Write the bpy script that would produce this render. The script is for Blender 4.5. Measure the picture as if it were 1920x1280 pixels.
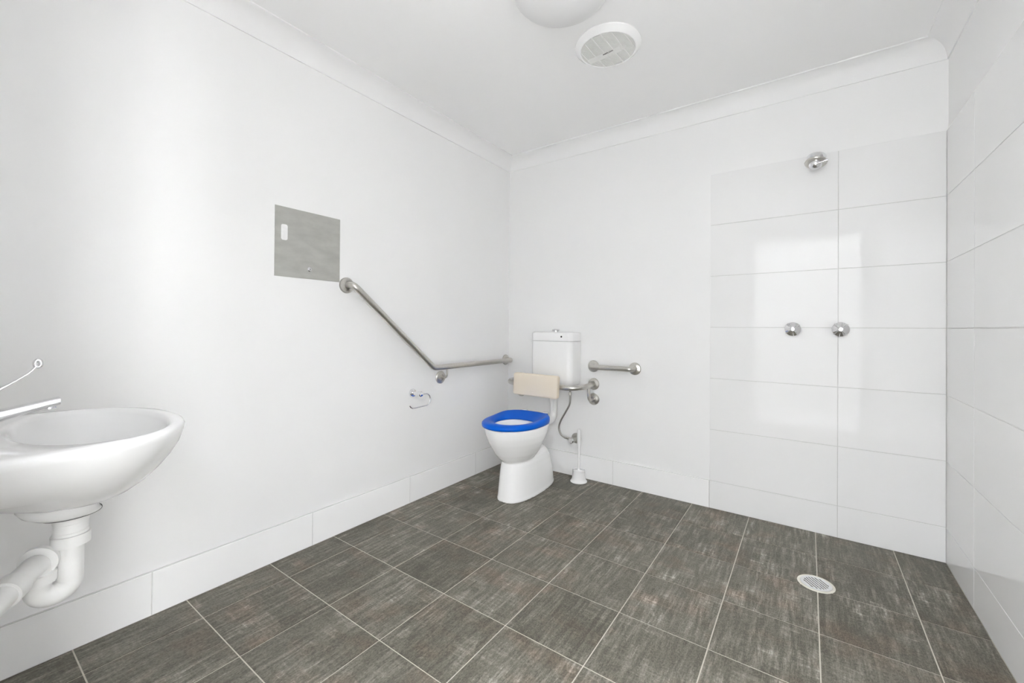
import bpy, bmesh, math, random
from math import sin, cos, pi, radians, sqrt
from mathutils import Vector, Matrix

random.seed(7)
S = bpy.context.scene
COL = S.collection
for o in list(bpy.data.objects):
    bpy.data.objects.remove(o)

# ------------------------------------------------------------------ camera
cam = bpy.data.cameras.new('camera')
cam_o = bpy.data.objects.new('camera', cam)
COL.objects.link(cam_o)
yaw, pit, rol = -0.61375, 0.00473, 0.00699
F = Vector((sin(yaw) * cos(pit), cos(yaw) * cos(pit), sin(pit)))
R0 = Vector((cos(yaw), -sin(yaw), 0))
U0 = R0.cross(F)
Rv = R0 * cos(rol) + U0 * sin(rol)
Uv = -R0 * sin(rol) + U0 * cos(rol)
m = Matrix((Rv, Uv, -F)).transposed().to_4x4()
m.translation = Vector((1.9635, -2.6926, 1.0591))
cam_o.matrix_world = m
cam.sensor_width = 36
cam.lens = 778.15 * 36 / 1920
cam.shift_x = -6.78 / 1920
cam.shift_y = -29.14 / 1920
cam.clip_start = 0.01
S.camera = cam_o

# ------------------------------------------------------------------ daylight
W = bpy.data.worlds.new('daylight')
S.world = W
W.use_nodes = True
bg = W.node_tree.nodes['Background']
bg.inputs['Color'].default_value = (.965, .985, 1.03, 1)
bg.inputs['Strength'].default_value = 25.0
S.view_settings.view_transform = 'Standard'
S.view_settings.look = 'None'
S.view_settings.gamma = 1
S.view_settings.use_curve_mapping = False
S.view_settings.exposure = -0.10
S.cycles.max_bounces = 24
S.cycles.diffuse_bounces = 16
S.cycles.glossy_bounces = 8
S.cycles.sample_clamp_indirect = 0

# daylight portal in the doorway (guides sky sampling, gives no light itself)
pl = bpy.data.lights.new('doorway_daylight', 'AREA')
pl.shape = 'RECTANGLE'
pl.size, pl.size_y = 0.93, 2.04
pl.cycles.is_portal = True
plo = bpy.data.objects.new('doorway_daylight', pl)
plo.location = (1.935, -2.93, 1.02)
plo.rotation_euler = (radians(90), 0, 0)      # -Z of the lamp looks along +Y
COL.objects.link(plo)

# sun travelling along the passage outside; it never shines straight into the room
sl_ = bpy.data.lights.new('sun', 'SUN')
sl_.energy = 75.0
sl_.angle = radians(.6)
slo_ = bpy.data.objects.new('sun', sl_)
slo_.rotation_euler = Vector((.88, 0, -.47)).to_track_quat('-Z', 'Y').to_euler()
COL.objects.link(slo_)

# added fill lamp near the camera, aimed at the ceiling like a bounced flash
fl = bpy.data.lights.new('bounce_fill', 'SPOT')
fl.energy = 32
fl.spot_size = radians(120)
fl.spot_blend = 1.0
fl.shadow_soft_size = .08
flo = bpy.data.objects.new('bounce_fill', fl)
flo.location = (1.55, -2.40, 1.30)
flo.rotation_euler = (radians(180), 0, 0)     # straight up
COL.objects.link(flo)

# ------------------------------------------------------------------ room sizes
WX, DY, HZ = 2.488, -2.75, 2.40      # room: x 0..WX, y DY..0, z 0..HZ
RX = 2.482                           # face of the right wall tiles
T = 0.30438                          # floor tile pitch
AX, BY = 0.1722, 0.0250              # grid origin of the floor tiles
ROW0, ROW = 0.1617, 0.303            # wall tile rows
V1, V2 = 1.4866, 2.0891              # vertical joints on the back wall

# ------------------------------------------------------------------ materials
def mat(name, color, rough=0.5, metal=0.0, ior=None, coat=0.0, spec=None):
    M = bpy.data.materials.new(name)
    M.use_nodes = True
    b = M.node_tree.nodes['Principled BSDF']
    b.inputs['Base Color'].default_value = (*color, 1)
    b.inputs['Roughness'].default_value = rough
    b.inputs['Metallic'].default_value = metal
    if ior: b.inputs['IOR'].default_value = ior
    if spec is not None: b.inputs['Specular IOR Level'].default_value = spec
    if coat:
        b.inputs['Coat Weight'].default_value = coat
        b.inputs['Coat Roughness'].default_value = 0.05
    return M

def nodes(M):
    return M.node_tree.nodes, M.node_tree.links, M.node_tree.nodes['Principled BSDF']

def mottled(M, c1, c2, scale, bump=0.0, detail=4, stretch=(1, 1, 1), bump_scale=None):
    """Fine procedural variation between two close colours, plus an optional bump."""
    N, L, b = nodes(M)
    tc = N.new('ShaderNodeTexCoord')
    mp = N.new('ShaderNodeMapping'); mp.inputs['Scale'].default_value = stretch
    L.new(tc.outputs['Object'], mp.inputs['Vector'])
    nz = N.new('ShaderNodeTexNoise'); nz.inputs['Scale'].default_value = scale
    nz.inputs['Detail'].default_value = detail
    L.new(mp.outputs[0], nz.inputs['Vector'])
    cr = N.new('ShaderNodeValToRGB')
    cr.color_ramp.elements[0].position = 0.3; cr.color_ramp.elements[1].position = 0.7
    cr.color_ramp.elements[0].color = (*c1, 1); cr.color_ramp.elements[1].color = (*c2, 1)
    L.new(nz.outputs['Fac'], cr.inputs['Fac'])
    L.new(cr.outputs['Color'], b.inputs['Base Color'])
    if bump:
        bp = N.new('ShaderNodeBump'); bp.inputs['Strength'].default_value = bump
        bp.inputs['Distance'].default_value = 0.002
        if bump_scale:
            n2 = N.new('ShaderNodeTexNoise'); n2.inputs['Scale'].default_value = bump_scale
            L.new(tc.outputs['Object'], n2.inputs['Vector'])
            L.new(n2.outputs['Fac'], bp.inputs['Height'])
        else:
            L.new(nz.outputs['Fac'], bp.inputs['Height'])
        L.new(bp.outputs['Normal'], b.inputs['Normal'])
    return M

M_WALL = mottled(mat('wall_paint', (.86, .86, .86), .55, spec=.3), (.855, .855, .855), (.865, .865, .865), 3, .05, bump_scale=300)
M_CEIL = mottled(mat('ceiling_paint', (.90, .90, .90), .7, spec=.2), (.895, .895, .895), (.905, .905, .905), 2, .05, bump_scale=300)
M_CORN = mottled(mat('cornice_paint', (.87, .87, .87), .5, spec=.3), (.865, .865, .865), (.875, .875, .875), 3)
M_TILE = mottled(mat('white_glazed_tile', (.84, .84, .84), .04, spec=.29), (.835, .835, .835), (.845, .845, .845), 2, .012, bump_scale=4)
M_WGROUT = mottled(mat('white_grout', (.66, .66, .65), .8, spec=.1), (.64, .64, .63), (.68, .68, .67), 60)
M_SKIRT = mottled(mat('white_skirting_tile', (.93, .93, .93), .05, spec=.4), (.925, .925, .925), (.935, .935, .935), 2, .012, bump_scale=4)
M_FGROUT = mottled(mat('floor_grout', (.56, .53, .46), .85, spec=.1), (.52, .49, .42), (.60, .57, .50), 40)
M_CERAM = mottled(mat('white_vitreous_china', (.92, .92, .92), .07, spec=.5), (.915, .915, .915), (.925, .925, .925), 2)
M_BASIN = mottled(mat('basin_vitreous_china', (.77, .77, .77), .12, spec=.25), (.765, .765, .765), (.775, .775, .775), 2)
M_PLAST = mottled(mat('white_plastic', (.90, .90, .90), .2, spec=.5), (.895, .895, .895), (.905, .905, .905), 5)
M_PVC = mottled(mat('white_pvc_pipe', (.82, .82, .81), .3, spec=.5), (.80, .80, .79), (.84, .84, .83), 30)
M_OPAL = mottled(mat('opal_diffuser', (.78, .78, .78), .3, spec=.4), (.775, .775, .775), (.785, .785, .785), 3)
M_GRILLE = mottled(mat('fan_grille_plastic', (.80, .80, .78), .4, spec=.4), (.78, .78, .76), (.82, .82, .80), 60)
M_DARK = mottled(mat('void_shade_black', (.03, .03, .03), .8), (.02, .02, .02), (.04, .04, .04), 30)
M_DUCT = mottled(mat('fan_duct_grey', (.30, .30, .29), .8), (.26, .26, .25), (.34, .34, .33), 30)
M_RENDER = mottled(mat('light_render', (.53, .53, .52), .8, spec=.2), (.51, .51, .50), (.55, .55, .54), 6)
M_FARW = mottled(mat('white_render', (.85, .85, .84), .8, spec=.2), (.84, .84, .83), (.86, .86, .85), 6)
M_PAVE = mottled(mat('concrete_paving', (.52, .51, .50), .8, spec=.2), (.48, .47, .46), (.56, .55, .54), 9)
M_CHROME = mottled(mat('polished_chrome', (.80, .80, .81), .06, 1.0), (.79, .79, .80), (.81, .81, .82), 20)
M_STEEL = mottled(mat('brushed_stainless', (.60, .585, .55), .28, 1.0), (.57, .555, .52), (.63, .615, .58), 8, .05, stretch=(20, 20, 20))
M_PANEL = mottled(mat('brushed_panel_steel', (.52, .52, .49), .48, .75), (.475, .475, .45), (.56, .56, .53), 12, .04, detail=10, stretch=(1, 1, 2.5))
M_BLUE = mottled(mat('blue_seat_plastic', (.001, .11, .62), .3, spec=.15), (.001, .106, .61), (.001, .114, .63), 4)
M_BEIGE = mottled(mat('beige_vinyl_pad', (.82, .73, .60), .5, spec=.3), (.81, .72, .59), (.83, .74, .61), 4, .08, bump_scale=400)
M_LABEL = mottled(mat('white_sticker', (.88, .88, .88), .5), (.84, .84, .84), (.90, .90, .90), 60)
M_INK = mottled(mat('black_print', (.02, .02, .02), .5), (.015, .015, .015), (.025, .025, .025), 50)
M_RUBBER = mottled(mat('black_rubber', (.03, .03, .03), .6), (.025, .025, .025), (.035, .035, .035), 50)
M_HOSE = mottled(mat('braided_hose_steel', (.42, .41, .38), .38, 1.0), (.28, .27, .25), (.55, .54, .50), 500)
M_CREAM = mottled(mat('cream_pvc_rim', (.72, .70, .62), .5), (.70, .68, .60), (.74, .72, .64), 30)

def floor_tile_material():
    M = mat('grey_brown_floor_tile', (.17, .16, .14), .48, spec=.3)
    N, L, b = nodes(M)
    tc = N.new('ShaderNodeTexCoord')
    oi = N.new('ShaderNodeObjectInfo')
    off = N.new('ShaderNodeCombineXYZ')
    for k, f in enumerate((37.0, 91.0, 53.0)):
        mm = N.new('ShaderNodeMath'); mm.operation = 'MULTIPLY'; mm.inputs[1].default_value = f
        L.new(oi.outputs['Random'], mm.inputs[0]); L.new(mm.outputs[0], off.inputs[k])
    add = N.new('ShaderNodeVectorMath'); add.operation = 'ADD'
    L.new(tc.outputs['Object'], add.inputs[0]); L.new(off.outputs[0], add.inputs[1])
    def noise(stretch, scale=1.0, detail=6, rough=.6, dist=0.0):
        mp = N.new('ShaderNodeMapping'); mp.inputs['Scale'].default_value = stretch
        L.new(add.outputs[0], mp.inputs['Vector'])
        n = N.new('ShaderNodeTexNoise'); n.inputs['Scale'].default_value = scale
        n.inputs['Detail'].default_value = detail; n.inputs['Roughness'].default_value = rough
        n.inputs['Distortion'].default_value = dist
        L.new(mp.outputs[0], n.inputs['Vector'])
        return n.outputs['Fac']
    def math(op, a, c, clamp=False):
        n = N.new('ShaderNodeMath'); n.operation = op; n.use_clamp = clamp
        for i, v in enumerate((a, c)):
            if isinstance(v, (int, float)): n.inputs[i].default_value = v
            else: L.new(v, n.inputs[i])
        return n.outputs[0]
    def ramp(v, lo, hi):
        n = N.new('ShaderNodeMapRange'); n.inputs['From Min'].default_value = lo
        n.inputs['From Max'].default_value = hi; n.clamp = True
        L.new(v, n.inputs['Value']); return n.outputs[0]
    streak = noise((70, 7, 1), 1, 9, .72)             # grain that runs along the room
    cross = noise((9, 70, 1), 1, 8, .7)              # weave that runs across it
    cloud = noise((6, 4, 1), 1, 4, .55, .6)           # worn, cloudy areas
    fine = noise((260, 130, 1), 1, 4, .75)
    grit = noise((150, 150, 1), 1, 3, .8)             # speckle
    # rectangular worn patches
    mp = N.new('ShaderNodeMapping'); mp.inputs['Scale'].default_value = (17, 11, 1)
    L.new(add.outputs[0], mp.inputs['Vector'])
    vo = N.new('ShaderNodeTexVoronoi'); vo.distance = 'CHEBYCHEV'; vo.inputs['Scale'].default_value = 1
    vo.inputs['Randomness'].default_value = .8
    L.new(mp.outputs[0], vo.inputs['Vector'])
    sp = N.new('ShaderNodeSeparateColor'); L.new(vo.outputs['Color'], sp.inputs[0])
    patch = ramp(sp.outputs[0], .84, .86)
    patch2 = ramp(sp.outputs[1], .82, .85)
    st = ramp(streak, .44, .64)
    cs = ramp(cross, .48, .70)
    cl = ramp(cloud, .35, .7)
    v = math('MULTIPLY', st, math('ADD', .25, math('MULTIPLY', cl, .75)))
    v = math('ADD', math('MULTIPLY', v, .62), math('MULTIPLY', math('MULTIPLY', cs, cl), .26))
    v = math('ADD', v, math('MULTIPLY', math('MULTIPLY', patch, math('ADD', .3, cs)), .22))
    v = math('SUBTRACT', v, math('MULTIPLY', patch2, .07))
    v = math('ADD', v, math('MULTIPLY', math('SUBTRACT', fine, .5), 1.15))
    v = math('ADD', v, math('MULTIPLY', math('SUBTRACT', grit, .5), .55))
    v = math('ADD', v, math('MULTIPLY', math('SUBTRACT', oi.outputs['Random'], .5), .12))
    v = math('ADD', v, .13)
    cr = N.new('ShaderNodeValToRGB')
    e = cr.color_ramp.elements
    e[0].position = 0.0; e[0].color = (.080, .074, .057, 1)
    e[1].position = 1.0; e[1].color = (.56, .53, .47, 1)
    k = e.new(.34); k.color = (.172, .162, .131, 1)
    k = e.new(.62); k.color = (.268, .254, .215, 1)
    L.new(v, cr.inputs['Fac'])
    tint = N.new('ShaderNodeMix'); tint.data_type = 'RGBA'; tint.blend_type = 'MULTIPLY'
    tn = ramp(noise((5, 7, 1), 1, 2), .5, .72)
    L.new(math('MULTIPLY', tn, .8), tint.inputs['Factor'])
    L.new(cr.outputs['Color'], tint.inputs['A'])
    tint.inputs['B'].default_value = (1.14, .96, .90, 1)
    L.new(tint.outputs['Result'], b.inputs['Base Color'])
    bp = N.new('ShaderNodeBump'); bp.inputs['Strength'].default_value = .15
    bp.inputs['Distance'].default_value = .001
    L.new(v, bp.inputs['Height']); L.new(bp.outputs[0], b.inputs['Normal'])
    return M
M_FLOOR = floor_tile_material()

# ------------------------------------------------------------------ mesh helpers
def link(name, me, material, parent=None, loc=None, smooth=False, angle=35):
    o = bpy.data.objects.new(name, me)
    COL.objects.link(o)
    if material and not me.materials: me.materials.append(material)
    if parent: o.parent = parent
    if loc is not None: o.location = loc
    if smooth: shade(me, angle)
    return o

def shade(me, angle=35):
    bm = bmesh.new(); bm.from_mesh(me)
    for f in bm.faces: f.smooth = True
    lim = radians(angle)
    for e in bm.edges:
        e.smooth = not (len(e.link_faces) == 2 and e.calc_face_angle(0) > lim)
    bm.to_mesh(me); bm.free()

def mesh(name, verts, faces):
    me = bpy.data.meshes.new(name)
    me.from_pydata([tuple(v) for v in verts], [], faces)
    bm = bmesh.new(); bm.from_mesh(me)
    bmesh.ops.recalc_face_normals(bm, faces=bm.faces)
    bm.to_mesh(me); bm.free()
    return me

class MB:
    """collects shapes into one mesh"""
    def __init__(s): s.v = []; s.f = []
    def add(s, v, f):
        n = len(s.v); s.v += [Vector(p) for p in v]; s.f += [tuple(i + n for i in q) for q in f]; return s
    def box(s, a, b):
        (x0, y0, z0), (x1, y1, z1) = a, b
        return s.add([(x0, y0, z0), (x1, y0, z0), (x1, y1, z0), (x0, y1, z0), (x0, y0, z1), (x1, y0, z1), (x1, y1, z1), (x0, y1, z1)],
                     [(0, 3, 2, 1), (4, 5, 6, 7), (0, 1, 5, 4), (1, 2, 6, 5), (2, 3, 7, 6), (3, 0, 4, 7)])
    def loft(s, rings, cap0=True, cap1=True, closed=True):
        n = len(rings[0]); v = [p for r in rings for p in r]; f = []
        for i in range(len(rings) - 1):
            for j in range(n if closed else n - 1):
                k = (j + 1) % n
                f.append((i * n + j, i * n + k, (i + 1) * n + k, (i + 1) * n + j))
        if cap0: f.append(tuple(reversed(range(n))))
        if cap1: f.append(tuple((len(rings) - 1) * n + j for j in range(n)))
        return s.add(v, f)
    def tube(s, pts, r, seg=14, cap=True):
        pts = [Vector(p) for p in pts]
        rs = r if isinstance(r, (list, tuple)) else [r] * len(pts)
        tang = []
        for i in range(len(pts)):
            a = pts[max(0, i - 1)]; c = pts[min(len(pts) - 1, i + 1)]
            tang.append((c - a).normalized())
        t = tang[0]
        n = t.cross(Vector((0, 0, 1)))
        if n.length < 1e-3: n = t.cross(Vector((1, 0, 0)))
        n.normalize(); rings = []
        for i, p in enumerate(pts):
            t = tang[i]
            n = (n - t * n.dot(t)).normalized(); bno = t.cross(n)
            rings.append([p + (n * cos(2 * pi * k / seg) + bno * sin(2 * pi * k / seg)) * rs[i] for k in range(seg)])
        return s.loft(rings, cap, cap)
    def lathe(s, prof, c=(0, 0, 0), axis=(0, 0, 1), seg=32, cap0=True, cap1=True):
        """prof: list of (radius, distance along axis)"""
        ax = Vector(axis).normalized(); c = Vector(c)
        u = ax.orthogonal().normalized(); w = ax.cross(u)
        rings = [[c + ax * h + (u * cos(2 * pi * k / seg) + w * sin(2 * pi * k / seg)) * max(r, 1e-5) for k in range(seg)] for r, h in prof]
        return s.loft(rings, cap0, cap1)
    def build(s, name, material, parent=None, smooth=True, angle=35):
        org = parent.location if parent is not None and parent.parent is None else None
        off = world_loc(parent)
        me = mesh(name, [p - off for p in s.v], s.f)
        return link(name, me, material, parent, None, smooth, angle)

def world_loc(o):
    v = Vector((0, 0, 0))
    while o is not None: v = v + o.location; o = o.parent
    return v

def fillet(pts, r, n=8):
    pts = [Vector(p) for p in pts]; out = [pts[0]]
    for i in range(1, len(pts) - 1):
        p = pts[i]; a = (pts[i - 1] - p); c = (pts[i + 1] - p)
        rr = r[i - 1] if isinstance(r, (list, tuple)) else r
        th = a.angle(c) / 2
        d = min(rr / math.tan(th), a.length * .49, c.length * .49)
        rad = d * math.tan(th)
        ua, uc = a.normalized(), c.normalized()
        cen = p + (ua + uc).normalized() * (d / cos(th))
        s0 = p + ua * d - cen; s1 = p + uc * d - cen
        tot = s0.angle(s1); ax = s0.cross(s1).normalized()
        for k in range(n + 1):
            out.append(cen + Matrix.Rotation(tot * k / n, 3, ax) @ s0)
    out.append(pts[-1])
    return out

def spline(pts, n=10):
    """Catmull-Rom through points"""
    P = [Vector(p) for p in pts]; P = [P[0] * 2 - P[1]] + P + [P[-1] * 2 - P[-2]]; out = []
    for i in range(1, len(P) - 2):
        for k in range(n):
            t = k / n; a, b, c, d = P[i - 1:i + 3]
            out.append(.5 * ((2 * b) + (c - a) * t + (2 * a - 5 * b + 4 * c - d) * t * t + (3 * b - a - 3 * c + d) * t ** 3))
    out.append(P[-2]); return out

def rrect(x0, x1, y0, y1, z, r, n=6, rs=None):
    """rounded rectangle ring in XY; rs = radii for corners (x1y1, x0y1, x0y0, x1y0)"""
    rs = rs or (r, r, r, r); out = []
    for (cx, cy, a0, q) in ((x1, y1, 0, rs[0]), (x0, y1, 90, rs[1]), (x0, y0, 180, rs[2]), (x1, y0, 270, rs[3])):
        sx = -1 if cx == x1 else 1; sy = -1 if cy == y1 else 1
        for k in range(n + 1):
            a = radians(a0 + 90 * k / n)
            out.append(Vector((cx + sx * q + q * cos(a), cy + sy * q + q * sin(a), z)))
    return out

def egg(cx, cy, hx, yf, yb, z, n=48, pw=2.0, pwb=2.0):
    """egg outline: front reaches y=yf, back y=yb, widest at cy"""
    out = []
    for k in range(n):
        a = 2 * pi * k / n; c, s_ = cos(a), sin(a)
        p = pwb if s_ > 0 else pw
        sg = lambda t: (abs(t) ** (2 / p)) * (1 if t >= 0 else -1)
        out.append(Vector((cx + hx * sg(c), cy + (yb - cy if s_ > 0 else cy - yf) * sg(s_), z)))
    return out

def thing(name, label, cat, loc=(0, 0, 0), group=None):
    o = bpy.data.objects.new(name, None); COL.objects.link(o)
    o.location = loc; o.empty_display_size = .05
    o['label'] = label; o['category'] = cat
    if group: o['group'] = group
    return o

def baked(o, mods):
    for kind, kw in mods:
        md = o.modifiers.new(kind, kind)
        for k, v in kw.items(): setattr(md, k, v)
    dg = bpy.context.evaluated_depsgraph_get(); dg.update()
    me = bpy.data.meshes.new_from_object(o.evaluated_get(dg))
    o.modifiers.clear(); old = o.data; o.data = me
    for p in me.polygons: p.use_smooth = True
    bpy.data.meshes.remove(old)
    return o

# ------------------------------------------------------------------ room shell
def struct(name, mb, material, smooth=False):
    o = mb.build(name, material, None, smooth)
    o['kind'] = 'structure'
    return o

TH = 0.177
floor = struct('floor', MB().box((-TH, DY - TH, -.12), (WX + TH, TH, -.0016)), M_FGROUT)
ceiling = struct('ceiling', MB().box((-TH, DY - TH, HZ), (WX + TH, TH, HZ + .1)), M_CEIL)
wall_left = struct('wall_left', MB().box((-TH, DY - TH, -.12), (0, TH, HZ)), M_WALL)
wall_back = struct('wall_back', MB().box((0, 0, -.12), (WX, TH, HZ)), M_WALL)
wall_right = struct('wall_right', MB().box((WX, DY - TH, -.12), (WX + TH, TH, HZ)), M_WALL)
D0, D1, DZ = 1.47, 2.40, 2.04
wf = MB()
wf.box((0, DY - TH, 0), (D0, DY, HZ)); wf.box((D1, DY - TH, 0), (WX, DY, HZ)); wf.box((D0, DY - TH, DZ), (D1, DY, HZ))
wall_front = struct('wall_front', wf, M_WALL)
# unseen passage added beyond the doorway: pavement and walls that steer daylight, open to the sky
OY = -4.42
wall_outside = struct('wall_outside', MB().box((-2.2, OY - .2, -.3), (6.0, OY, 2.7)).box((-2.4, OY - .2, -.3), (-2.2, DY - TH, 2.7)), M_RENDER)
wall_facade = struct('wall_facade', MB().box((WX + TH, DY - TH, -.3), (6.0, DY, 2.7)).box((-2.2, DY - TH, -.3), (-TH, DY, 2.7)), M_RENDER)
wall_far_bounce = struct('wall_far_bounce', MB().box((8.0, -8.0, -.3), (8.2, 0, 4.0)), M_FARW)  # unseen wall added to bounce sun through the doorway onto the left wall
floor_outside = struct('floor_outside', MB().box((-2.2, OY, -.3), (8.0, DY - TH, -.05)), M_PAVE)

def bevel_tile(sx, sy, h, bv):
    """slab, centred in xy, top at z=0, with a small bevel round the top"""
    v = []; f = []
    for (dx, z) in ((0, -h), (0, -bv), (bv, 0)):
        v += [(-sx / 2 + dx, -sy / 2 + dx, z), (sx / 2 - dx, -sy / 2 + dx, z), (sx / 2 - dx, sy / 2 - dx, z), (-sx / 2 + dx, sy / 2 - dx, z)]
    for r in range(2):
        for j in range(4):
            k = (j + 1) % 4
            f.append((r * 4 + j, r * 4 + k, r * 4 + 4 + k, r * 4 + 4 + j))
    f.append((8, 9, 10, 11)); f.append((3, 2, 1, 0))
    return mesh('tile', v, f)

_tiles = {}
def tile(parent, material, centre, sx, sy, normal='z', h=.0052, bv=.0007, name='tile'):
    key = (round(sx, 4), round(sy, 4), material.name, h)
    if key not in _tiles:
        _tiles[key] = bevel_tile(sx, sy, h, bv); _tiles[key].materials.append(material)
    o = bpy.data.objects.new(name, _tiles[key]); COL.objects.link(o)
    o.parent = parent; o.location = centre
    if normal == '-y': o.rotation_euler = (pi / 2, 0, 0)                     # face towards -y
    elif normal == '-x': o.matrix_basis = Matrix.Translation(centre) @ Matrix(((0, 0, -1), (-1, 0, 0), (0, 1, 0))).to_4x4()
    elif normal == 'x': o.matrix_basis = Matrix.Translation(centre) @ Matrix(((0, 0, 1), (1, 0, 0), (0, 1, 0))).to_4x4()
    return o

# floor tiles
G = .0040
xs = [.001] + [AX + T * i for i in range(8)] + [RX - .001]
ys = [-.001] + [BY - T * j for j in range(1, 10)] + [DY]
rnd = random.Random(3)
for i in range(len(xs) - 1):
    for j in range(len(ys) - 1):
        x0, x1, y1, y0 = xs[i], xs[i + 1], ys[j], ys[j + 1]
        if x1 - x0 < .01 or y1 - y0 < .01: continue
        ga = G / 2 if i > 0 else 0; gb = G / 2 if i < len(xs) - 2 else 0
        gc = G / 2 if j > 0 else 0; gd = G / 2 if j < len(ys) - 2 else 0
        x0 += ga; x1 -= gb; y1 -= gc; y0 += gd
        o = tile(floor, M_FLOOR, ((x0 + x1) / 2, (y0 + y1) / 2, rnd.uniform(-.0003, .0003)), x1 - x0, y1 - y0, 'z')
tile(floor, M_FLOOR, ((D0 + D1) / 2, DY - TH / 2, 0), D1 - D0, TH - .004, 'z')

# back wall tiles (shower end), three columns cut at the corner
g = .0032
zs = [.0] + [ROW0 + ROW * k for k in range(7)]
for (a, b) in ((V1, V2), (V2, RX)):
    for k in range(len(zs) - 1):
        z0, z1 = zs[k] + (g / 2 if k else .001), zs[k + 1] - g / 2
        tile(wall_back, M_TILE, ((a + b) / 2, -.006, (z0 + z1) / 2), b - a - g, z1 - z0, '-y')
wall_grout_back = MB().box((V1 + .0015, -.0045, 0), (RX, 0, zs[-1] - .0015)).build('grout', M_WGROUT, wall_back, False)
# right wall tiles
ysr = [-.006] + [-.391 - .6025 * k for k in range(4)] + [DY]
for i in range(len(ysr) - 1):
    b, a = ysr[i], ysr[i + 1]
    if b - a < .02: continue
    for k in range(len(zs) - 1):
        z0, z1 = zs[k] + (g / 2 if k else .001), zs[k + 1] - g / 2
        tile(wall_right, M_TILE, (RX, (a + b) / 2, (z0 + z1) / 2), b - a - g, z1 - z0, '-x')
wall_grout_right = MB().box((RX + .0015, DY, 0), (WX, 0, zs[-1] - .0015)).build('grout', M_WGROUT, wall_right, False)

# tiled skirtings; grout-coloured backing rises above the tiles to draw their top shadow line
SK = .157
bb_left = struct('baseboard_left', MB().box((0, DY, 0), (.0065, 0, SK + .0035)), M_WGROUT)
yk = [-.0075, -.407, -1.0075, -1.609, -2.2105, DY]
for i in range(len(yk) - 1):
    b, a = yk[i], yk[i + 1]
    tile(bb_left, M_SKIRT, (.008, (a + b) / 2, SK / 2 + .0008), b - a - g, SK - .0016, 'x')
bb_back = struct('baseboard_back', MB().box((.0065, -.0065, 0), (V1, 0, SK + .0065)), M_WGROUT)
xk = [.008, .2835, .885, V1]
for i in range(len(xk) - 1):
    a, b = xk[i], xk[i + 1]
    tile(bb_back, M_SKIRT, ((a + b) / 2, -.008, (SK + .0035) / 2 + .0008), b - a - g, SK + .0035 - .0016, '-y')

# coved cornices
def cornice(name, p0, p1, inward, m0, m1):
    """cove along p0->p1 against a wall; inward = unit vector off the wall; m0/m1: mitre sign at the ends"""
    p0, p1, n = Vector(p0), Vector(p1), Vector(inward)
    d = (p1 - p0).normalized()
    drop, proj = .0935, .082
    prof = [(0, HZ - drop), (.006, HZ - drop), (.006, HZ - drop + .004)]
    cx, cz, rx, rz = .006 + (proj - .010), HZ - drop + .004, proj - .010, drop - .010
    # concave quarter round: centre lies on the room side
    for k in range(1, 13):
        a = pi - (pi / 2) * k / 12
        prof.append((cx + rx * cos(a), cz + rz * sin(a)))
    prof += [(proj, cz + rz), (proj, HZ), (0, HZ)]
    rings = []
    for (p, mm, sgn) in ((p0, m0, 1), (p1, m1, -1)):
        rings.append([Vector((p.x, p.y, 0)) + n * q + d * (q * mm * sgn) + Vector((0, 0, z)) for q, z in prof])
    o = MB().loft(rings).build(name, M_CORN, None, True, 30)
    o['kind'] = 'structure'
    return o
cornice('trim_1', (0, DY, 0), (0, 0, 0), (1, 0, 0), 1, 1)
cornice('trim_2', (0, 0, 0), (WX, 0, 0), (0, -1, 0), 1, 1)
cornice('trim_3', (WX, 0, 0), (WX, DY, 0), (-1, 0, 0), 1, 1)
cornice('trim_4', (WX, DY, 0), (0, DY, 0), (0, 1, 0), 1, 1)

# ------------------------------------------------------------------ toilet
TX = .455
toilet = thing('toilet', 'white floor-mounted toilet with blue seat in the back corner', 'toilet', (TX, -.42, 0))
NE = 56
body = MB()
# bowl: outside up, over the rim, inside down
R = []
for z, hx, yf, yb, cy, pb in ((.208, .060, -.60, -.43, -.50, 2), (.236, .088, -.650, -.40, -.50, 2), (.258, .108, -.676, -.385, -.50, 2), (.285, .128, -.698, -.365, -.51, 2),
                          (.32, .146, -.718, -.35, -.52, 2.1), (.36, .164, -.740, -.335, -.53, 2.3), (.40, .176, -.756, -.32, -.54, 2.5), (.43, .181, -.765, -.315, -.545, 2.6),
                          (.448, .183, -.768, -.312, -.55, 2.7), (.456, .178, -.762, -.317, -.55, 2.7)):
    R.append(egg(TX, cy, hx, yf, yb, z, NE, 2.0, pb))
for z, hx, yf, yb, cy in ((.456, .118, -.705, -.42, -.55), (.445, .112, -.70, -.425, -.55), (.40, .108, -.69, -.43, -.55), (.34, .092, -.66, -.45, -.55), (.29, .06, -.62, -.48, -.55), (.27, .03, -.58, -.52, -.55)):
    R.append(egg(TX, cy, hx, yf, yb, z, NE))
body.loft(R)
# pedestal
R = []
for z, hx, yf, yb, cy in ((0, .110, -.672, -.125, -.42), (.012, .110, -.672, -.125, -.42), (.022, .107, -.669, -.130, -.42), (.07, .104, -.664, -.135, -.42), (.12, .101, -.658, -.145, -.42), (.17, .098, -.652, -.165, -.42),
                         (.21, .094, -.646, -.19, -.42), (.24, .087, -.636, -.215, -.41), (.265, .072, -.61, -.24, -.40), (.283, .040, -.53, -.28, -.39)):
    R.append(egg(TX, cy, hx, yf, yb, z, NE, 2.6, 2.3))
body.loft(R)
# rear inlet
body.lathe([(.034, -.02), (.034, .05), (.04, .052), (.04, .07), (.03, .07)], (TX + .01, -.33, .405), (0, 1, 0), 24)
pan = body.build('pan', M_CERAM, toilet)
baked(pan, [('REMESH', dict(mode='VOXEL', voxel_size=.0045)), ('SMOOTH', dict(factor=.5, iterations=6))])
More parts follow.
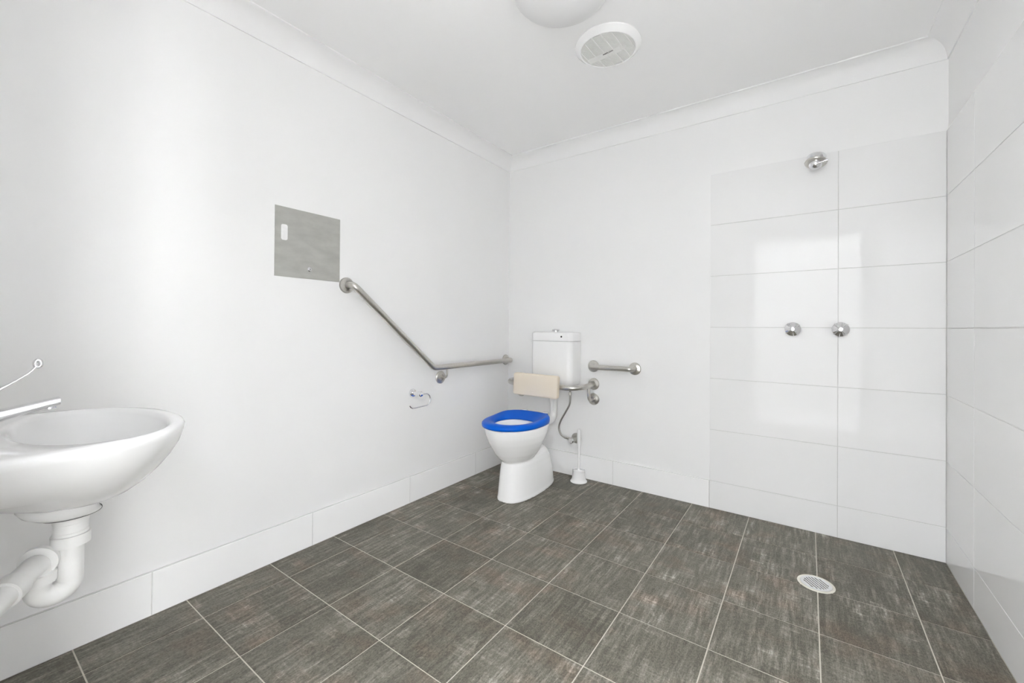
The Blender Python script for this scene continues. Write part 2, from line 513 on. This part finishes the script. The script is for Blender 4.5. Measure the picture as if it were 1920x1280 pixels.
# bolt cap on the foot, small maker's mark
MB().lathe([(.005, 0), (.005, .004), (.002, .006)], (TX + .087, -.33, .05), (1, 0, .05), 12).build('bolt_cap', M_STEEL, pan)
MB().lathe([(.006, 0), (.006, .0015)], (TX + .145, -.42, .385), (1, -.2, -.45), 12).build('mark', M_STEEL, pan)
# flush pipe
fp = MB()
fp.tube(fillet([(TX + .013, -.085, .68), (TX + .013, -.085, .405), (TX + .01, -.33, .405)], .055, 8), .0262, 20)
fp.lathe([(.0262, 0), (.0285, 0), (.0285, .035), (.0262, .035)], (TX + .013, -.085, .535), (0, 0, 1), 24, False, False)
fp.lathe([(.0262, -.005), (.031, -.005), (.031, .05), (.0262, .05)], (TX + .011, -.27, .405), (0, 1, 0), 24, False, False)
fp.build('flush_pipe', M_PVC, toilet)
# cistern
CX0, CX1, CY0, CY1 = .310, .640, -.158, -.004
ci = MB(); R = []
for z, dx, dy in ((.660, .016, .016), (.663, .008, .008), (.672, .004, .004), (.70, .001, .001), (.80, 0, 0), (.9665, 0, 0)):
    R.append(rrect(CX0 + dx, CX1 - dx, CY0 + dy, CY1, z, .04, 7, (.004, .004, .038, .038)))
ci.loft(R)
cistern = ci.build('cistern', M_PLAST, toilet)
li = MB(); R = []
for z, d in ((.9685, .0), (.970, -.002), (1.018, -.002), (1.026, .002), (1.031, .010)):
    R.append(rrect(CX0 + d, CX1 - d, CY0 + d, CY1, z, .04, 7, (.004, .004, .04, .04)))
li.loft(R)
lid = li.build('cistern_lid', M_PLAST, cistern)
b_ = MB(); c = (.478, -.078, 1.029)
b_.lathe([(.019, 0), (.019, .013), (.027, .013), (.0275, .017), (.025, .0205), (0, .0205)], c, (0, 0, 1), 24)
b_.build('flush_button', M_CHROME, cistern)
MB().lathe([(.0065, 0), (.0065, .0012)], (.567, CY0 - .0015, 1.0), (0, -1, 0), 12).build('badge', M_INK, cistern)
MB().tube(spline([(CX0 - .0, -.10, .955), (CX0 - .022, -.10, .950), (CX0 - .032, -.10, .962), (CX0 - .036, -.10, .975)], 6), .0035, 8).build('overflow_hook', M_PLAST, cistern)

# seat
def seat_mesh():
    mb = MB(); n = 72
    prof = [(0.0, .000), (-.03, .008), (-.02, .020), (.10, .0275), (.30, .031), (.52, .031), (.78, .026), (.94, .017), (1.0, .006), (.97, .000), (.5, -.001)]
    pbk = [(0.0, .000), (-.03, .014), (-.02, .030), (.05, .041), (.14, .044), (.24, .042), (.55, .027), (.90, .011), (1.0, .005), (.97, .000), (.5, -.001)]
    rings = []
    out = egg(TX, -.555, .185, -.781, -.325, 0, n, 2.05, 2.9)
    inn = egg(TX, -.555, .118, -.698, -.440, 0, n, 2.0, 2.3)
    for k in range(n):
        o_, i_ = out[k], inn[k]
        back = max(0, min(1, (o_.y + .60) / .20))
        back = back * back * (3 - 2 * back)
        ring = []
        for (t, h), (t2, h2) in zip(prof, pbk):
            t = t + (t2 - t) * back; h = h + (h2 - h) * back
            q = o_ + (i_ - o_) * t
            ring.append(Vector((q.x, q.y, .457 + h)))
        rings.append(ring)
    rings.append(rings[0])
    n2 = len(prof); v = [p for r in rings[:-1] for p in r]; f = []
    for i in range(n):
        for j in range(n2):
            a = i * n2 + j; b2 = i * n2 + (j + 1) % n2; i2 = (i + 1) % n
            f.append((a, b2, i2 * n2 + (j + 1) % n2, i2 * n2 + j))
    return mb.add(v, f)
seat = seat_mesh().build('toilet_seat', M_BLUE, toilet, True, 80)
for sx in (-.085, .085):
    h = MB()
    h.box((TX + sx - .016, -.322, .462), (TX + sx + .016, -.300, .490))
    h.lathe([(.010, -.020), (.010, .020)], (TX + sx, -.313, .492), (1, 0, 0), 14)
    h.lathe([(.013, 0), (.013, .012)], (TX + sx, -.305, .452), (0, 0, 1), 14)
    h.build('hinge', M_CHROME, seat)

# ------------------------------------------------------------------ backrest on its bent rail
back = thing('padded_back_support', 'beige padded backrest on a bent stainless rail above the blue toilet seat', 'back support', (.44, -.0, .66))
def flange(mb, c, axis, r=.041):
    mb.lathe([(r, 0), (r, .005), (r - .003, .0085), (r - .012, .0105), (r - .016, .0125), (.0185, .0135), (.0175, .010)], c, axis, 36)
rail = MB()
BL, BR, BZ = .127, .740, .672
rail.tube(fillet([(BL, -.006, BZ), (BL, -.225, BZ - .012), (BR, -.225, BZ - .012), (BR, -.006, BZ)], .115, 14), .0178, 18)
rail.build('rail', M_STEEL, back)
for x in (BL, BR):
    st = MB()
    st.tube(fillet([(x, -.006, .566), (x, -.085, .566), (x, -.085, BZ - .010)], .035, 8), .0115, 14)
    st.build('brace', M_STEEL, back)
    for z in (BZ, .566):
        f_ = MB(); flange(f_, (x, 0, z), (0, -1, 0)); f_.build('flange', M_STEEL, back)
pd = MB(); R = []
PW, PH, PC = .180, .077, Vector((.425, -.264, .664))
for yy, ins in ((.020, .006), (.016, .001), (.012, 0), (-.008, 0), (-.013, .0015), (-.0165, .005), (-.018, .012)):
    ring = rrect(-PW + ins, PW - ins, -PH + ins, PH - ins, 0, .016 - ins * .4, 5)
    R.append([PC + Vector((p.x + p.y * .06, yy + p.y * -.03, p.y - p.x * .012)) for p in ring])
pd.loft(R); pd.build('pad', M_BEIGE, back, True, 50)
for x in (.335, .52):
    MB().box((x - .02, -.246, BZ - .038), (x + .02, -.204, BZ + .012)).build('clamp', M_STEEL, back, False)

# ------------------------------------------------------------------ grab rails
gr = thing('grab_rail', 'long angled stainless grab rail on the left wall beside the toilet', 'grab rail', (0, -.87, .807))
m_ = MB()
m_.tube(fillet([(.006, -1.436, 1.274), (.062, -1.436, 1.274), (.062, -.872, .807), (.062, -.040, .807), (.006, -.040, .807)], [.042, .05, .036], 10), .0178, 18)
m_.build('rail', M_STEEL, gr)
for yz in ((-1.436, 1.274), (-.043, .807)):
    f_ = MB(); flange(f_, (0, yz[0], yz[1]), (1, 0, 0)); f_.build('flange', M_STEEL, gr)
br = MB(); br.tube(fillet([(.006, -.757, .734), (.062, -.757, .734), (.062, -.757, .800)], .026, 8), .0065, 12)
brace = br.build('brace', M_STEEL, gr)
f_ = MB(); flange(f_, (0, -.757, .734), (1, 0, 0)); f_.build('flange', M_STEEL, gr)

sr = thing('grab_rail', 'short horizontal stainless grab rail on the back wall right of the cistern', 'grab rail', (.885, 0, .795))
m_ = MB(); m_.tube(fillet([(.737, -.006, .795), (.737, -.062, .795), (1.031, -.062, .795), (1.031, -.006, .795)], .036, 10), .0178, 18)
m_.build('rail', M_STEEL, sr)
for x in (.737, 1.031):
    f_ = MB(); flange(f_, (x, 0, .795), (0, -1, 0)); f_.build('flange', M_STEEL, sr)

# ------------------------------------------------------------------ toilet roll holder
th = thing('toilet_roll_holder', 'empty chrome toilet roll holder on the left wall below the grab rail', 'roll holder', (0, -.986, .661))
m_ = MB(); m_.lathe([(.026, 0), (.026, .006), (.022, .012), (.012, .014), (.011, .014)], (0, -.99, .660), (1, 0, 0), 28)
m_.build('flange', M_CHROME, th)
m_ = MB(); m_.lathe([(.0115, .010), (.0115, .050), (.016, .052), (.016, .078), (.013, .082), (0, .083)], (0, -.99, .660), (1, 0, .0), 22)
m_.build('post', M_CHROME, th)
m_ = MB(); xr = .066
pts = [(xr, -.985, .656), (xr, -.945, .656)]
for k in range(13):
    a = radians(90 - 180 * k / 12); pts.append((xr, -.942 + .036 * cos(a), .620 + .036 * sin(a)))
pts += [(xr, -1.02, .582), (xr, -1.045, .583), (xr, -1.058, .590), (xr, -1.066, .600)]
m_.tube(pts, .0042, 12); m_.build('ring', M_CHROME, th)

# ------------------------------------------------------------------ stop valve, brush
sv = thing('stop_valve', 'chrome stop valve with braided hose feeding the cistern', 'valve', (.60, 0, .272))
VX, VZ = .607, .272
m_ = MB(); m_.lathe([(.037, 0), (.037, .003), (.031, .010), (.016, .014), (.014, .014)], (VX, 0, VZ), (0, -1, 0), 32); m_.build('flange', M_STEEL, sv)
m_ = MB(); m_.lathe([(.013, .01), (.013, .05), (.016, .051), (.016, .068), (.012, .070)], (VX, 0, VZ), (0, -1, 0), 20)
m_.lathe([(.008, 0), (.008, .02), (.0105, .021), (.0105, .042), (.007, .043)], (VX, -.045, VZ), (-1, -.25, .1), 6)
m_.build('valve_body', M_STEEL, sv)
m_ = MB(); R = []
m_.lathe([(.020, .072), (.022, .076), (.022, .086), (.016, .092), (0, .093)], (VX, 0, VZ), (0, -1, 0), 10); m_.build('tap_handle', M_CHROME, sv)
m_ = MB(); m_.tube(spline([(.586, -.06, .668), (.586, -.06, .60), (.582, -.06, .523), (.548, -.06, .458), (.512, -.06, .395), (.497, -.06, .345), (.510, -.06, .302), (.538, -.058, .280), (.566, -.054, .275)], 8), .0062, 12)
m_.build('hose', M_HOSE, sv)
m_ = MB(); m_.lathe([(.0085, 0), (.0105, .002), (.0105, .018), (.0085, .02)], (.586, -.06, .585), (0, 0, 1), 8); m_.build('hose_nut', M_STEEL, sv)
m_ = MB(); m_.lathe([(.0085, .0), (.0105, .002), (.0105, .024), (.0085, .026)], (.586, -.06, .648), (0, 0, 1), 8); m_.build('hose_nut', M_STEEL, sv)

BX, BYY = .668, -.082
ho = thing('brush_holder', 'small white flared plastic toilet brush pot on the floor tiles', 'brush pot', (BX, BYY, 0))
m_ = MB(); m_.lathe([(.030, .001), (.058, .001), (.058, .005), (.052, .012), (.047, .024), (.0445, .045), (.043, .075), (.044, .080), (.042, .082), (.040, .080), (.040, .02), (.0, .015)], (BX, BYY, 0), (0, 0, 1), 36)
m_.build('pot', M_PLAST, ho)
br = thing('toilet_brush', 'white long-handled toilet brush standing in the white pot', 'brush', (BX, BYY, .03))
m_ = MB(); m_.lathe([(.036, .066), (.037, .070), (.030, .074), (.012, .078), (.0075, .088)], (BX, BYY, 0), (0, 0, 1), 28)
m_.build('splash_cap', M_PLAST, br)
m_ = MB(); m_.tube([(BX, BYY, .03), (BX, BYY, .10), (BX, BYY, .22), (BX, BYY, .235), (BX, BYY, .25), (BX, BYY, .33), (BX, BYY, .352), (BX, BYY, .360)], [.007, .0065, .0055, .0075, .0115, .0125, .0115, .006], 16)
m_.build('handle', M_PLAST, br)
m_ = MB(); m_.lathe([(.015, .0), (.026, .005), (.026, .04), (.01, .045)], (BX, BYY, .026), (0, 0, 1), 20); m_.build('bristles', M_PLAST, br)

# ------------------------------------------------------------------ wall panel
wp = thing('wall_panel', 'square brushed grey metal access panel on the left wall', 'wall panel', (0, -1.635, 1.447))
MB().box((.0003, -1.794, 1.287), (.0035, -1.477, 1.6065)).build('plate', M_PANEL, wp, False)
rg = rrect(-.0145, .0145, -.036, .036, 0, .009, 5)
def onx(ring, x, cy, cz): return [Vector((x, cy + p.x, cz + p.y)) for p in ring]
m_ = MB(); m_.loft([onx(rg, .0034, -1.753, 1.490), onx(rg, .0042, -1.753, 1.490)]); m_.build('sticker', M_LABEL, wp)
m_ = MB(); m_.lathe([(.011, 0), (.011, .003), (.008, .006), (.0, .007)], (.0033, -1.634, 1.333), (1, 0, 0), 20)
lock = m_.build('lock', M_CHROME, wp)
MB().box((.0098, -1.6350, 1.3285), (.0106, -1.6330, 1.3375)).build('keyhole', M_INK, lock, False)

# ------------------------------------------------------------------ shower
sh = thing('shower_rose', 'small fixed chrome shower head high on the back tiles', 'shower head', (1.995, 0, 1.91))
YT = -.006
m_ = MB(); m_.lathe([(.030, 0), (.030, .012), (.024, .02), (.024, .06)], (1.995, YT, 1.928), (0, -1, -.1), 28); m_.build('wall_stub', M_CHROME, sh)
ax = Vector((-.10, -.30, -1)).normalized(); hc = Vector((1.997, -.062, 1.951))
m_ = MB(); m_.lathe([(.0, -.003), (.040, 0), (.042, .004), (.042, .030)], hc, ax, 40); m_.build('body', M_CHROME, sh)
m_ = MB(); m_.lathe([(.042, .030), (.048, .031), (.049, .035), (.047, .039), (.02, .042)], hc, ax, 40); m_.build('collar', M_STEEL, sh)
m_ = MB(); m_.lathe([(.030, .040)] + [(.030 * cos(a), .042 + .030 * sin(a)) for a in [pi / 2 * k / 8 for k in range(9)]], hc, ax, 28); m_.build('nozzle', M_CHROME, sh)
m_ = MB(); d0 = hc + ax * .050 + Vector((0, -.022, 0)); dx = Vector((1, -.15, .12)).normalized()
m_.lathe([(.0045, 0), (.0045, .045), (.008, .046), (.008, .062), (.006, .064)], d0 - dx * .012, dx, 14); m_.build('lever', M_CHROME, sh)

def shower_tap(x, label, tilt):
    t = thing('shower_tap', label, 'tap', (x, YT, 1.063), 'pair of shower taps')
    m = MB(); m.lathe([(.026, 0), (.026, .004), (.018, .006), (.018, .018)], (x, YT, 1.063), (0, -1, 0), 28); m.build('base', M_CHROME, t)
    m = MB(); m.lathe([(.020, .014), (.034, .015), (.037, .018), (.036, .022), (.022, .031), (.012, .037), (0, .038)], (x, YT, 1.063), (0, -1, 0), 36); m.build('handle', M_CHROME, t)
    for k in range(4):
        a = radians(tilt + 90 * k); u = Vector((cos(a), 0, sin(a))); w = Vector((-sin(a), 0, cos(a))); c = Vector((x, YT, 1.063))
        MB().tube([c + u * .007 + Vector((0, -.0425, 0)), c + u * .022 + Vector((0, -.0385, 0)), c + u * .036 + Vector((0, -.0275, 0)), c + u * .0375 + Vector((0, -.022, 0))], [.0034, .0034, .0036, .0030], 10).build('rib', M_CHROME, t)
    m = MB(); m.lathe([(.0115, .036), (.0115, .046), (.009, .049), (0, .05)], (x, YT, 1.063), (0, -1, 0), 20); m.build('cap', M_CHROME, t)
shower_tap(1.897, 'shower tap farther from the tiled corner, mid-tile under the shower head', 36)
shower_tap(2.099, 'shower tap nearer the tiled corner, sitting on the vertical tile joint', 40)

# ------------------------------------------------------------------ floor drain
DX, DYY = 1.994, -.545
fd = thing('floor_drain', 'round slotted chrome floor drain in the shower floor tiles', 'drain', (DX, DYY, 0))
m_ = MB(); m_.lathe([(.0555, -.003), (.0555, .0022), (.057, .0028), (.064, .0020), (.0655, .0006), (.0655, -.003)], (DX, DYY, 0), (0, 0, 1), 48, False, False); m_.build('outer_rim', M_CREAM, fd)
MB().lathe([(.055, -.004), (.055, -.003)], (DX, DYY, 0), (0, 0, 1), 40).build('well_shade_disc', M_DARK, fd)  # flat black disc just under the grate, painted as the shade inside
m_ = MB(); m_.lathe([(.0425, -.001), (.0425, .0030), (.044, .0036), (.053, .0036), (.055, .0028), (.055, -.001)], (DX, DYY, 0), (0, 0, 1), 48, False, False); m_.build('grate_ring', M_CHROME, fd)
sd = Vector((cos(radians(-52)), sin(radians(-52)), 0)); sp_ = Vector((-sd.y, sd.x, 0)); c = Vector((DX, DYY, 0))
for k in range(8):
    q = (k - 3.5) * .0112; hl = sqrt(.0435 ** 2 - q * q)
    r1 = [[c + sd * s_ * hl + sp_ * (q + o_) + Vector((0, 0, z)) for (o_, z) in ((-.0035, -.001), (.0035, -.001), (.0035, .0030), (-.0035, .0030))] for s_ in (-1, 1)]
    MB().loft(r1).build('bar', M_CHROME, fd, False)

# ------------------------------------------------------------------ ceiling lamp and fan
LX, LY = 1.178, -1.29
cl_ = thing('ceiling_light', 'round white opal oyster light on the ceiling, switched off', 'ceiling light', (LX, LY, HZ))
MB().lathe([(.172, 0), (.180, -.004), (.180, -.022), (.176, -.024)], (LX, LY, HZ), (0, 0, 1), 64).build('base', M_PLAST, cl_)
prof = [(.180, -.018), (.187, -.022), (.188, -.028)]
for k in range(1, 13):
    a = pi / 2 * k / 12
    prof.append((.188 * cos(a), -.028 - .070 * sin(a)))
MB().lathe(prof, (LX, LY, HZ), (0, 0, 1), 72).build('diffuser', M_OPAL, cl_)

FX, FY = 1.185, -.847
fan = thing('exhaust_fan', 'round white ceiling exhaust fan with a ribbed grille', 'exhaust fan', (FX, FY, HZ))
FR, FI = .153, .124
MB().lathe([(FR - .006, 0), (FR, -.003), (FR, -.008), (FR - .004, -.0125), (FR - .014, -.021), (FI + .006, -.0285), (FI + .002, -.0285), (FI, -.026), (FI, 0)], (FX, FY, HZ), (0, 0, 1), 72, False, False).build('housing', M_PLAST, fan)
MB().lathe([(FI, -.012), (FI, -.010)], (FX, FY, HZ), (0, 0, 1), 48).build('duct', M_DUCT, fan)
c = Vector((FX, FY, HZ)); ea = Vector((cos(radians(-3)), sin(radians(-3)), 0)); eb = Vector((-ea.y, ea.x, 0))
def bar(mb, u, w, q, hl, wd, z0, z1, h0=None):
    a0 = -hl if h0 is None else h0
    mb.loft([[c + u * s_ + w * (q + o_) + Vector((0, 0, z)) for (o_, z) in ((-wd, z0), (wd, z0), (wd, z1), (-wd, z1))] for s_ in (a0, hl)])
sl = MB(); n = 42
for k in range(n):
    q = (k - (n - 1) / 2) * .0058
    if abs(q) < .116: bar(sl, ea, eb, q, sqrt(FI ** 2 - q * q) - .0005, .0017, -.0255, -.0205)
slo = sl.build('grille_slats', M_GRILLE, fan, False); slo['kind'] = 'stuff'
for q in (-.110, -.066, -.022, .022, .066, .108):
    rb = MB(); bar(rb, eb, ea, q, sqrt(FI ** 2 - q * q) - .0005, .0022, -.0280, -.0205); rb.build('rib', M_GRILLE, fan, False)
bd = MB(); bar(bd, ea, eb, .022, .052, .019, -.0277, -.0250, -.108); bd.build('name_bar', M_GRILLE, fan, False)
hb = MB(); hb.lathe([(.015, -.021), (.015, -.0265), (.012, -.0277), (0, -.0280)], c + ea * .066 + eb * .020, (0, 0, 1), 32); hb.build('hub', M_GRILLE, fan)

def text(name, body_, size, mtx, material, parent, ext=.0003, bold=.0):
    cu = bpy.data.curves.new(name, 'FONT'); cu.body = body_; cu.size = size; cu.extrude = ext; cu.offset = bold
    cu.align_x = 'CENTER'; cu.align_y = 'CENTER'
    o = bpy.data.objects.new(name, cu); COL.objects.link(o)
    dg = bpy.context.evaluated_depsgraph_get(); dg.update()
    me = bpy.data.meshes.new_from_object(o.evaluated_get(dg))
    bpy.data.objects.remove(o)
    me.materials.clear(); me.materials.append(material)
    o = bpy.data.objects.new(name, me); COL.objects.link(o); o.parent = parent
    o.matrix_basis = Matrix.Translation(-world_loc(parent)) @ mtx
    return o
tx = Vector((cos(radians(-5)), sin(radians(-5)), 0)); ty = Vector((tx.y, -tx.x, 0))
mt = Matrix((tx, ty, Vector((0, 0, -1)))).transposed().to_4x4(); mt.translation = Vector((1.181, -.834, HZ - .0280))
text('lettering', 'AIRFLOW', .0125, mt, M_INK, fan, bold=.0003)

# ------------------------------------------------------------------ wash basin on the front wall
BCX = .548
basin = thing('wash_basin', 'white oval wall-hung hand basin with chrome mixer and plastic trap', 'basin', (BCX, DY, .82))
NB = 72
def drim(hx, yf, z, cx=BCX, yb=DY, pw=2.2):
    """D outline: flat against the wall at y=yb, rounded towards the room"""
    out = []
    for k in range(NB):
        a = 2 * pi * k / NB; c_, s_ = cos(a), sin(a)
        sg = lambda t, p: (abs(t) ** (2 / p)) * (1 if t >= 0 else -1)
        cy = max(-2.60, (yb + yf) / 2)
        if s_ >= 0: out.append(Vector((cx + hx * sg(c_, pw), cy + (yf - cy) * sg(s_, pw), z)))
        else: out.append(Vector((cx + hx * sg(c_, 6 if yb < -2.72 else 2.2), cy + (cy - yb) * sg(s_, 6 if yb < -2.72 else 2.2), z)))
    return out
def ell(hx, cy, hy, z, cx=BCX, pw=2.2):
    out = []
    for k in range(NB):
        a = 2 * pi * k / NB; c_, s_ = cos(a), sin(a)
        sg = lambda t: (abs(t) ** (2 / pw)) * (1 if t >= 0 else -1)
        out.append(Vector((cx + hx * sg(c_), cy + hy * sg(s_), z)))
    return out
R = []
for hx, yf, z, yb in ((.04, -2.46, .646, -2.50), (.07, -2.435, .649, -2.52), (.10, -2.41, .655, -2.55), (.13, -2.388, .666, -2.59), (.165, -2.362, .686, -2.64), (.20, -2.338, .712, -2.70), (.232, -2.318, .740, DY), (.258, -2.304, .77, DY), (.274, -2.296, .80, DY), (.279, -2.295, .812, DY), (.276, -2.298, .819, DY), (.270, -2.304, .8225, DY)):
    R.append(drim(hx, yf, z, yb=yb))
for z, hx, cy, hy in ((.8225, .250, -2.462, .138), (.820, .244, -2.462, .132), (.810, .238, -2.462, .127), (.78, .225, -2.463, .118), (.74, .195, -2.465, .10), (.71, .15, -2.468, .078), (.695, .09, -2.47, .05), (.690, .03, -2.475, .02)):
    R.append(ell(hx, cy, hy, z))
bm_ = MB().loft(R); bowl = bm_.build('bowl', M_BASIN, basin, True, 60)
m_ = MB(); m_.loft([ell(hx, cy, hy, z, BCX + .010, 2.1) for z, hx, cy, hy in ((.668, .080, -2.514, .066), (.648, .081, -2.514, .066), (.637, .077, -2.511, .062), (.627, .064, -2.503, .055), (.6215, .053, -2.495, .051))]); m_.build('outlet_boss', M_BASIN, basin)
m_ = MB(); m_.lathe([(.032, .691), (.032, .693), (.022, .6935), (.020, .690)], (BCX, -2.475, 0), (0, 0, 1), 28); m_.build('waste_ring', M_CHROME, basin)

tap = thing('basin_tap', 'chrome basin mixer with long elbow lever on the basin', 'tap', (BCX, -2.665, .8225))
m_ = MB(); m_.lathe([(.030, 0), (.030, .004), (.026, .008), (.0235, .03), (.0235, .075), (.025, .078), (.025, .100), (.020, .110), (0, .113)], (BCX, -2.668, .822), (0, 0, 1), 32); m_.build('body', M_CHROME, tap)
R = []
for t in range(9):
    u = t / 8; y = -2.672 + .158 * u; zt = .862 + .030 * u; th_ = .034 - .018 * u ** .7; w = .019 - .003 * u
    R.append([Vector((BCX + p.x, y, zt - th_ / 2 + p.y)) for p in rrect(-w, w, -th_ / 2, th_ / 2, 0, .0055, 4)])
m_ = MB(); m_.loft(R); m_.build('spout', M_CHROME, tap)
m_ = MB(); m_.lathe([(.0105, .004), (.0120, -.001), (.0120, -.009), (.0095, -.0095)], (BCX, -2.5285, .8765), (0, .2, 1), 20); m_.build('aerator', M_CHROME, tap)
m_ = MB()
pts = spline([(BCX, -2.668, .903), (BCX, -2.645, .899), (BCX, -2.622, .907), (BCX, -2.600, .921), (BCX, -2.578, .937), (BCX, -2.560, .952), (BCX, -2.551, .964)], 6)
R = []
for i, p_ in enumerate(pts):
    u = i / (len(pts) - 1); w = .011 - .0060 * u; h = .0060 - .0040 * min(1, u * 1.5)
    a = pts[max(0, i - 1)]; b2 = pts[min(len(pts) - 1, i + 1)]; tg = (b2 - a).normalized(); nn = Vector((1, 0, 0)); up = nn.cross(tg)
    R.append([p_ + nn * q.x + up * q.y for q in rrect(-w, w, -h, h, 0, min(w, h) * .8, 4)])
lp = [Vector((BCX, -2.5475 + .0046 * cos(a), .9715 + .0078 * sin(a))) for a in [2 * pi * k / 24 for k in range(25)]]
m_.tube(lp, .0040, 12)
m_.loft(R); m_.build('lever', M_CHROME, tap)

wt = thing('waste_trap', 'white plastic waste trap pipe under the basin', 'pipe', (BCX, -2.494, .42))
PX, PY = BCX + .006, -2.494
m_ = MB(); m_.lathe([(.052, .6215), (.052, .6185), (.03, .6185)], (PX, PY, 0), (0, 0, 1), 32); m_.build('washer', M_RUBBER, wt)
m_ = MB(); m_.lathe([(.0305, .6205), (.0305, .600), (.029, .599), (.029, .580), (.030, .579), (.030, .565)], (PX, PY, 0), (0, 0, 1), 28); m_.build('tail_pipe', M_PVC, wt)
def nut(cz, h, r, name='nut', c=None, axis=(0, 0, 1)):
    m = MB(); m.lathe([(r - .004, 0), (r, .001), (r, h - .001), (r - .004, h)], c or (PX, PY, cz), axis, 28)
    n = m.build(name, M_PVC, wt)
    return n
nut(.547, .026, .0335)
Q = Vector((PX + .006, PY - .052, 0))
m_ = MB(); m_.tube(fillet([(PX, PY, .57), (PX, PY, .421 + .022), (Q.x, Q.y, .421 + .022), (Q.x, Q.y, .50)], .026, 12), .0225, 22); m_.build('trap_bend', M_PVC, wt)
nut(.482, .022, .031, c=(Q.x, Q.y, .482))
ad = Vector((.115, -.066, -.012)).normalized()
A0 = Vector((Q.x, Q.y, .527))
m_ = MB(); m_.tube(fillet([(Q.x, Q.y, .495), A0, A0 + ad * .20], .024, 8), .0225, 22); m_.build('elbow', M_PVC, wt)
nut(0, .012, .034, 'collar', c=tuple(A0 - ad * .012), axis=tuple(ad))
nut(0, .036, .0275, c=tuple(A0 + ad * .075), axis=tuple(ad))
A1 = A0 + ad * .13
m_ = MB(); m_.tube(fillet([A0 + ad * .09, A1, (A1.x + .02, DY + .002, A1.z - .01)], .05, 8), .0205, 22); m_.build('outlet_pipe', M_PVC, wt)
MB().lathe([(.034, 0), (.034, .004), (.024, .009)], (A1.x + .02, DY, A1.z - .01), (0, 1, 0), 28).build('wall_flange', M_PVC, wt)
